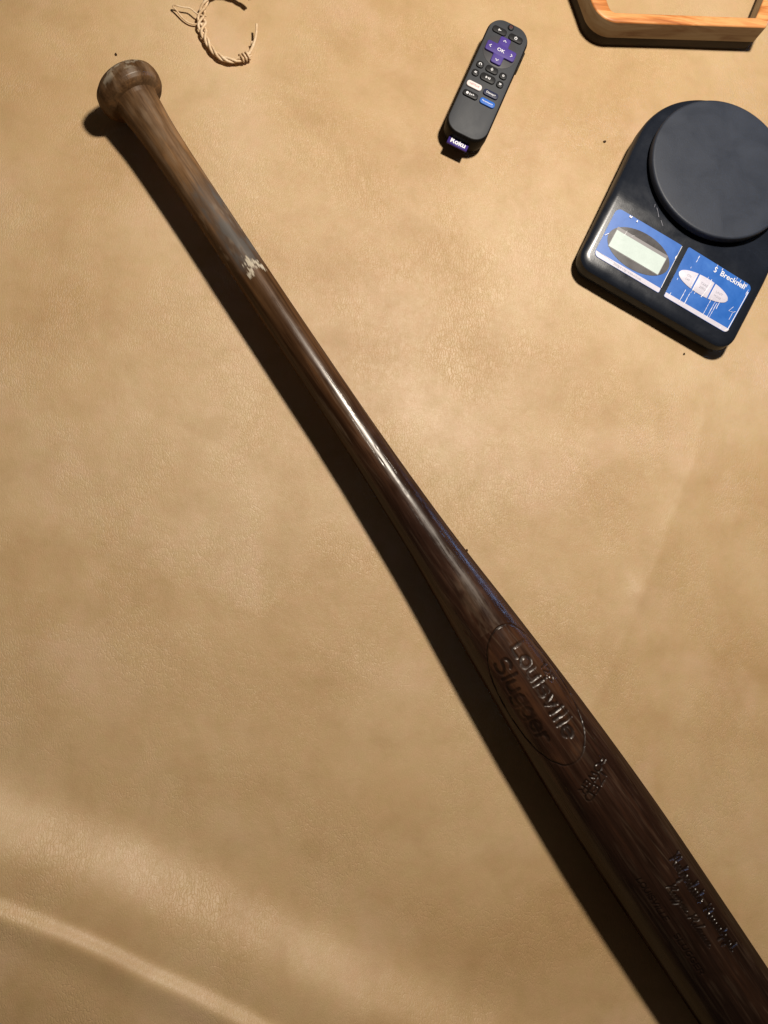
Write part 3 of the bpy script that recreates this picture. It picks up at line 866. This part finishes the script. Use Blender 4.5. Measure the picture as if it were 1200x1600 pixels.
# white scratches across the key panel and a worn edge line on both panels
rs = random.Random(9)
def scr_(x, y, ln, w=0.00042, lean=-0.02):
    n = max(2, int(ln / 0.0012)); return [(x + lean * ln * k / n + rs.uniform(-.00012, .00012), y - ln * k / n, w * rs.uniform(0.35, 1.2)) for k in range(n + 1)]
sl = [scr_(0.0180, -0.0735, 0.0062, 0.0005), scr_(0.0352, -0.0722, 0.0030), scr_(0.0405, -0.0727, 0.0018), scr_(0.0552, -0.0729, 0.0022), scr_(0.0590, -0.0730, 0.0050), scr_(0.0625, -0.0732, 0.0062), scr_(0.0655, -0.0735, 0.0030), scr_(0.0683, -0.0770, 0.0050),
      scr_(0.0236, -0.0900, 0.0095), scr_(0.0262, -0.1000, 0.0040), scr_(0.0290, -0.1010, 0.0025), scr_(0.0375, -0.0890, 0.0140, 0.0006, -0.15), scr_(0.0440, -0.0990, 0.0170), scr_(0.0480, -0.1000, 0.0160), scr_(0.0498, -0.1005, 0.0135), scr_(0.0515, -0.0990, 0.0060), scr_(0.0210, -0.1040, 0.0120, 0.0005), scr_(0.0255, -0.1040, 0.0120, 0.0005), scr_(0.0110, -0.1125, 0.0040), scr_(0.0160, -0.0850, 0.0016), scr_(0.0105, -0.0990, 0.0018), scr_(0.0620, -0.1160, 0.0018), scr_(0.0330, -0.0850, 0.0030), scr_(0.0365, -0.0855, 0.0040)]
sl.append([(0.0692, -0.0790, .0007), (0.0690, -0.0900, .0005), (0.0687, -0.1050, .0006), (0.0684, -0.1150, .0007), (0.0664, -0.1174, .0006)])
sl.append([(0.0638, -0.0960, .0003), (0.0618, -0.1010, .0003), (0.0660, -0.1002, .0003), (0.0672, -0.0985, .0003)])
sl.append([(0.0655, -0.1010, .0003), (0.0655, -0.1075, .0003)])
for q_ in sl: ribbons('scratch', [q_], 0.0004, 0.00065, SCRATCH, kp, lambda x, y: zf(x, y) + 0.0004 * (1 if ((x - 0.0328) / 0.024) ** 2 + ((y + 0.0942) / 0.0076) ** 2 < 1.05 else 0))
s1 = [[(0.0008, -0.0745, .0004), (0.0010, -0.0900, .0003), (0.0013, -0.1050, .0005), (0.0016, -0.1135, .0004)], scr_(0.0006, -0.0835, 0.0030, 0.0008), scr_(-0.0500, -0.0742, 0.0018, 0.0010, 0.3), scr_(-0.0480, -0.0742, 0.0018, 0.0010, -0.3), scr_(-0.0425, -0.0748, 0.0016, 0.0012), scr_(-0.0585, -0.0965, 0.0030, 0.0006, -0.8), scr_(-0.0462, -0.0868, 0.0046, 0.0003), scr_(-0.0390, -0.0872, 0.0022, 0.0003, -0.8)]
for q_ in s1: ribbons('scratch', [q_], 0.0004, 0.0011, SCRATCH, dp, zf)

for q_ in ([(-0.0330, -0.0560, .0003), (-0.0300, -0.0595, .0002), (-0.0280, -0.0625, .0003)], [(-0.0250, -0.0640, .0003), (-0.0215, -0.0672, .0002)], [(-0.0355, -0.0540, .0002), (-0.0350, -0.0568, .0002)]):
    ribbons('scratch', [q_], 0.0003, 0.00005, INK_G, scale, zf)

# ------------------------------------------------------------------ remote control
rem = thing('remote_control', 'slim black streaming remote with purple direction pad lying on the leather', 'remote control', (0.178, 0.450, 0.0), math.radians(-22.8))
RO = rrect(0.0008, -0.0012, 0.0372, 0.1178, 0.0132, 10)
V_, F_ = loft(RO, [(0.0045, 0.0008), (0.0018, 0.0022), (0.0005, 0.0055), (0.0, 0.0105), (0.0, 0.0175), (0.0003, 0.0190), (0.0010, 0.0200), (0.0014, 0.0202)])
mesh_obj('body', V_, F_, REM_BODY, rem, 0.7)
V_, F_ = loft(inset(RO, 0.0011), [(0.0, 0.0196), (0.0, 0.0205), (0.0003, 0.0209), (0.0010, 0.0211)])
face = mesh_obj('face_plate', V_, F_, REM_FACE, rem, 0.6)
ZF = 0.0211
def button(name, poly, mat, h=0.0013, bev=0.0005, par=None):
    return plate(name, poly, ZF - 0.0006, ZF + h, bev, mat, par or rem, None, 0.9)
pw = button('power_button', ellipse(0.0004, 0.0522, 0.0027, 0.0027, 24), BTN)
ribbons('icon', [[(0.0004 + 0.0011 * math.cos(t), 0.0522 + 0.0011 * math.sin(t)) for t in np.linspace(2.2, 7.2, 12)], [(0.0004, 0.0524), (0.0004, 0.0536)]], 0.0005, ZF + 0.0013, INK_DR, pw)
ZI = ZF + 0.0013
bk = button('back_button', rrect(-0.0072, 0.0443, 0.0128, 0.0062, 0.0026), BTN)
ribbons('icon', [[(-0.0082, 0.0443), (-0.0060, 0.0443)], [(-0.0076, 0.0453), (-0.0084, 0.0443), (-0.0076, 0.0433)]], 0.0006, ZI, INK_W, bk)
hm = button('home_button', rrect(0.0079, 0.0443, 0.0128, 0.0062, 0.0026), BTN)
ribbons('icon', [[(0.0066, 0.0444), (0.0079, 0.0456), (0.0092, 0.0444)], [(0.0071, 0.0444), (0.0071, 0.0432), (0.0087, 0.0432), (0.0087, 0.0444)]], 0.0006, ZI, INK_W, hm)
pad = plate('pad_recess', ellipse(0.0006, 0.0262, 0.0150, 0.0150, 48), ZF - 0.0004, ZF + 0.00025, 0.0002, REM_PAD, rem)
aw, al_ = 0.0048, 0.0134
cx_, cy_ = 0.0006, 0.0264
crs = rounded([(cx_ + p * 1.0, cy_ + q * 1.0) for p, q in [(-aw, -al_), (aw, -al_), (aw, -aw), (al_, -aw), (al_, aw), (aw, aw), (aw, al_), (-aw, al_), (-aw, aw), (-al_, aw), (-al_, -aw), (-aw, -aw)]], [0.0018, 0.0018, 0.0008, 0.0018, 0.0018, 0.0008, 0.0018, 0.0018, 0.0008, 0.0018, 0.0018, 0.0008], 4)
dpd = button('direction_pad', crs, PURPLE, 0.0020, 0.0005)
text_mesh('ok_text', 'OK', 0.0044, cx_, cy_, ZF + 0.0020, INK_W, dpd, 0, None, 1.05, bold=0.01)
ch = 0.0013
for ux, uy in ((0, 1), (0, -1), (1, 0), (-1, 0)):
    tx_, ty_ = cx_ + ux * 0.0098, cy_ + uy * 0.0098
    ribbons('icon', [[(tx_ - ch * ux * 0.6 - ch * uy, ty_ - ch * uy * 0.6 + ch * ux), (tx_ + ch * ux * 0.6, ty_ + ch * uy * 0.6), (tx_ - ch * ux * 0.6 + ch * uy, ty_ - ch * uy * 0.6 - ch * ux)]], 0.0006, ZF + 0.0020, INK_W, dpd)
def small(name, x, y, wd, ht, icon):
    b_ = button(name, rrect(x, y, wd, ht, min(ht, wd) * 0.42), BTN)
    ribbons('icon', [[(x + p, y + q) for p, q in ln] for ln in icon], 0.0006, ZI, INK_W, b_)
mmv = lambda pts: [(p / 1000, q / 1000) for p, q in pts]
small('replay_button', -0.0104, 0.0065, 0.0066, 0.0060, [mmv([(1.1 * math.cos(t), 1.1 * math.sin(t)) for t in np.linspace(-0.6, 4.2, 10)])])
small('voice_button', 0.0003, 0.0069, 0.0112, 0.0062, [mmv([(0, 1.4), (0, 0.0)]), mmv([(-0.3, 1.4), (-0.3, 0.0)]), mmv([(-0.9, 0.2), (-0.5, -0.6), (0.5, -0.6), (0.9, 0.2)]), mmv([(0, -0.6), (0, -1.4)])])
small('options_button', 0.0110, 0.0063, 0.0066, 0.0060, [mmv([(-1, 0), (1, 0)]), mmv([(-0.5, 0.9), (0.5, -0.9)]), mmv([(0.5, 0.9), (-0.5, -0.9)])])
small('rewind_button', -0.0112, -0.0024, 0.0062, 0.0062, [mmv([(-0.1, 0.8), (-1.0, 0), (-0.1, -0.8)]), mmv([(0.9, 0.8), (0, 0), (0.9, -0.8)])])
small('play_button', 0.0001, -0.0021, 0.0136, 0.0070, [mmv([(-1.9, 0.9), (-1.9, -0.9)]), mmv([(-1.7, 0.7), (-0.7, 0), (-1.7, -0.7)]), mmv([(-1.5, 0.3), (-1.5, -0.3)]), mmv([(0.5, 1), (0.5, -1)]), mmv([(1.7, 1), (1.7, -1)])])
small('forward_button', 0.0114, -0.0022, 0.0062, 0.0062, [mmv([(0.1, 0.8), (1.0, 0), (0.1, -0.8)]), mmv([(-0.9, 0.8), (0, 0), (-0.9, -0.8)])])
for name, x, y, mat, word, ink, size in (('shortcut_button', -0.0077, -0.0141, WHITEB, 'NETFLIX', INK_R, 0.0024), ('shortcut_button', 0.0077, -0.0145, NAVY, 'Disney+', INK_W, 0.0026), ('shortcut_button', -0.0075, -0.0233, BTN, 'tv+', INK_W, 0.0034), ('shortcut_button', 0.0080, -0.0233, BLUEB, 'Paramount+', INK_W, 0.0020)):
    b_ = button(name, rrect(x, y, 0.0134, 0.0056, 0.0023), mat, 0.0015)
    b_['label'] = {'NETFLIX': 'white shortcut button', 'Disney+': 'navy shortcut button', 'tv+': 'black shortcut button', 'Paramount+': 'bright blue shortcut button'}[word]
    text_mesh('shortcut_text', word, size, x + (0.001 if word == 'tv+' else 0), y, ZF + 0.0015, ink, b_, 0, None, 1.0, bold=0.012)
    if word == 'tv+':
        plate('fruit_emblem', ellipse(x - 0.0030, y - 0.0001, 0.0011, 0.0012, 16), ZF + 0.0015, ZF + 0.0016, 0, INK_W, b_)
# side keys on the right edge
for y0, y1, nm in ((0.0425, 0.0335, 'volume_button'), (0.0320, 0.0235, 'volume_button')):
    V_, F_ = loft(rrect(0.0193, (y0 + y1) / 2, 0.0022, abs(y0 - y1), 0.0009, 4), [(0.0004, 0.0085), (0.0, 0.0092), (0.0, 0.0148), (0.0004, 0.0155)])
    mesh_obj(nm, V_, F_, BTN, rem, 0.7)
# purple fabric loop at the lower end
V_ = []; F_ = []
ys = [-0.0555, -0.0600, -0.0630, -0.0652, -0.0658, -0.0658, -0.0650, -0.0610, -0.0555]
zz = [0.0128, 0.0129, 0.0129, 0.0129, 0.0125, 0.0118, 0.0114, 0.0114, 0.0114]
for y_, z_ in zip(ys, zz):
    V_ += [(-0.0096, y_, z_), (0.0084, y_, z_)]
for i in range(len(ys) - 1): F_.append((2 * i, 2 * i + 1, 2 * i + 3, 2 * i + 2))
V2 = V_ + [(x, y + 0.0003, z - 0.0006 if i < 8 else z + 0.0006) for i, (x, y, z) in enumerate(V_)]
lp = mesh_obj('fabric_loop', V_, F_, PURPLE, rem, 3.2)
sol = lp.modifiers.new('thick', 'SOLIDIFY'); sol.thickness = 0.0006; sol.offset = 0.0
lp['label'] = 'purple fabric tab with white lettering'
text_mesh('loop_text', 'Roku', 0.0062, -0.0006, -0.0625, 0.01335, INK_W, lp, 0, None, 1.05, bold=0.03)

# ------------------------------------------------------------------ wooden frame at the upper right
fr_t = thing('wooden_frame', 'orange grained wooden frame with rounded corner at the upper right edge', 'wooden frame', (0.355, 0.575, 0.0), 0.0)
FO = np.array([0.355, 0.575])
oc = [(0.2751, 0.5079), (0.4336, 0.5233), (0.4856, 0.6385), (0.2366, 0.6295)]
def offset_poly(C_, ds):
    C_ = [np.array(c) for c in C_]; m_ = len(C_); L_ = []
    for i in range(m_):
        p, q = C_[i], C_[(i + 1) % m_]
        d_ = (q - p) / np.linalg.norm(q - p); n_ = np.array([-d_[1], d_[0]])
        L_.append((p + n_ * ds[i], d_))
    o_ = []
    for i in range(m_):
        (p, d_), (q, e_) = L_[i - 1], L_[i]
        A_ = np.array([[d_[0], -e_[0]], [d_[1], -e_[1]]])
        s_ = np.linalg.solve(A_, q - p)
        o_.append(p + d_ * s_[0])
    return o_
def frame_ring(name, outer, inner, rads_o, rads_i, z0, z1, bev, mat, parent, side=None):
    O_ = np.array(rounded(outer, rads_o, 12)) - FO; I_ = np.array(rounded(inner, rads_i, 12)) - FO
    n = len(O_)
    R_ = [(O_, z0), (O_, z1 - bev), (inset(O_, bev * 0.35), z1 - bev * 0.3), (inset(O_, bev), z1), (inset(I_, -bev), z1), (inset(I_, -bev * 0.35), z1 - bev * 0.3), (I_, z1 - bev), (I_, z0)]
    V = []; F = []
    for P_, z in R_:
        V += [(x, y, z) for x, y in P_]
    m_ = len(R_)
    for r in range(m_):
        for k in range(n):
            a_ = r * n + k; b_ = r * n + (k + 1) % n; r2 = (r + 1) % m_
            F.append((a_, b_, r2 * n + (k + 1) % n, r2 * n + k))
    o = mesh_obj(name, V, F, mat, parent, 0.7)
    if side:
        o.data.materials.append(side)
        for i, p in enumerate(o.data.polygons):
            if i // n in (0, 6): p.material_index = 1
    return o
oi = offset_poly(oc, [0.0092, 0.0120, 0.0140, 0.0140])
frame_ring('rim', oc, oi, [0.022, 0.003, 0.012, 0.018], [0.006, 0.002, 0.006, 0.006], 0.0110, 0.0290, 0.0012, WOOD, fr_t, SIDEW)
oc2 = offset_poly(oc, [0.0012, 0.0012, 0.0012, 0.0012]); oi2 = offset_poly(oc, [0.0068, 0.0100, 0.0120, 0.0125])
frame_ring('undercut_shade_band', oc2, oi2, [0.021, 0.003, 0.012, 0.018], [0.006, 0.002, 0.006, 0.006], 0.0003, 0.0110, 0.0004, SHADE_WOOD, fr_t)  # recessed lower part, undercut shade put into its dark colour

# ------------------------------------------------------------------ braided cord bracelet
br = thing('cord_bracelet', 'pale braided cord bracelet lying in an open ring by the bat knob', 'bracelet', (-0.040, 0.480, 0.0))
BO = np.array([-0.040, 0.480, 0.0])
main = catmull([(-0.0195, 0.505, 0.010), (-0.029, 0.5105, 0.011), (-0.041, 0.5125, 0.0115), (-0.050, 0.5085, 0.0095), (-0.0560, 0.5000, 0.006), (-0.0582, 0.4930, 0.0042), (-0.0585, 0.4850, 0.0038), (-0.0570, 0.4760, 0.0036), (-0.0535, 0.4670, 0.0036), (-0.0475, 0.4585, 0.0036), (-0.0400, 0.4535, 0.0036), (-0.0310, 0.4530, 0.0036), (-0.0235, 0.4565, 0.0036), (-0.0190, 0.4605, 0.0036)], 14)
Lc = np.concatenate([[0], np.cumsum(np.linalg.norm(np.diff(main, axis=0), axis=1))])
_, Nn, Bb = frames(main)
open_ = 1 + 1.3 * np.exp(-((Lc - 0.062) / 0.010) ** 2)
for k in range(3):
    ph = 2 * math.pi * Lc / 0.023 + k * 2 * math.pi / 3
    pth = main + Nn * (np.cos(ph) * 0.00135 * open_)[:, None] + Bb * (np.sin(ph) * 0.0011)[:, None]
    pth[:, 2] = np.maximum(pth[:, 2], 0.0011)
    tube('strand', pth - BO, 0.0011, RAFFIA, br, 7, 0.75)
for k, (x, y) in enumerate([(-0.0265, 0.4551), (-0.0240, 0.4563), (-0.0216, 0.4578)]):
    tdir = np.array([0.88, 0.48, 0]); nd = np.array([-0.48, 0.88, 0])
    ring = [np.array([x, y, 0.0037]) + nd * 0.0031 * math.cos(t) + np.array([0, 0, 0.0029]) * math.sin(t) + tdir * 0.0004 * t for t in np.linspace(0, 2 * math.pi, 20)]
    tube('knot_wrap', np.array(ring) - BO, 0.00085, RAFFIA, br, 7, 0.8)
tube('tail', catmull([(-0.0205, 0.4590, 0.0042), (-0.0178, 0.4640, 0.0048), (-0.0152, 0.4715, 0.0066), (-0.0142, 0.4780, 0.0080), (-0.0142, 0.4840, 0.0088)], 6) - BO, np.linspace(0.0013, 0.0009, 25), RAFFIA, br, 7, 0.6)
tube('tail', catmull([(-0.0212, 0.4590, 0.0035), (-0.0185, 0.4640, 0.0030), (-0.0172, 0.4680, 0.0036), (-0.0178, 0.4712, 0.0046)], 6) - BO, 0.0009, RAFFIA, br, 7, 0.6)
tube('loop', catmull([(-0.0545, 0.4885, 0.0055), (-0.0580, 0.4888, 0.0050), (-0.0625, 0.4905, 0.0045), (-0.0680, 0.4945, 0.0045), (-0.0740, 0.4950, 0.0042), (-0.0800, 0.4962, 0.0038), (-0.0818, 0.4955, 0.0030), (-0.0790, 0.4930, 0.0026), (-0.0735, 0.4870, 0.0014), (-0.0680, 0.4838, 0.0012), (-0.0625, 0.4835, 0.0014), (-0.0570, 0.4845, 0.0020)], 8) - BO, 0.00072, RAFFIA, br, 6, 0.8)

# ------------------------------------------------------------------ crumbs on the hide
def crumb(x, y, r, label, seed):
    q = random.Random(seed)
    bm = bmesh.new()
    bmesh.ops.create_icosphere(bm, subdivisions=2, radius=r)
    for v in bm.verts:
        v.co *= q.uniform(0.7, 1.15)
        v.co.x *= 1.25; v.co.z *= 0.6
    me = bpy.data.meshes.new('crumb'); bm.to_mesh(me); bm.free()
    me.materials.append(CRUMB)
    o = bpy.data.objects.new('crumb', me)
    o.location = (x, y, ground(x, y) + r * 0.5)
    o.rotation_euler = (0, 0, q.uniform(0, 3))
    COL.objects.link(o)
    o['label'] = label; o['category'] = 'crumb'; o['group'] = 'dark specks on the leather'
crumb(0.2895, 0.4171, 0.0012, 'tiny dark speck on the leather between the remote and the scale', 1)
crumb(0.3538, 0.2263, 0.0009, 'tiny dark speck just below the front edge of the scale', 2)
crumb(-0.1249, 0.4500, 0.0010, 'tiny brown speck just above the bat knob', 3)
crumb(0.1592, 0.0545, 0.0009, 'tiny dark speck against the middle of the bat, right side', 4)
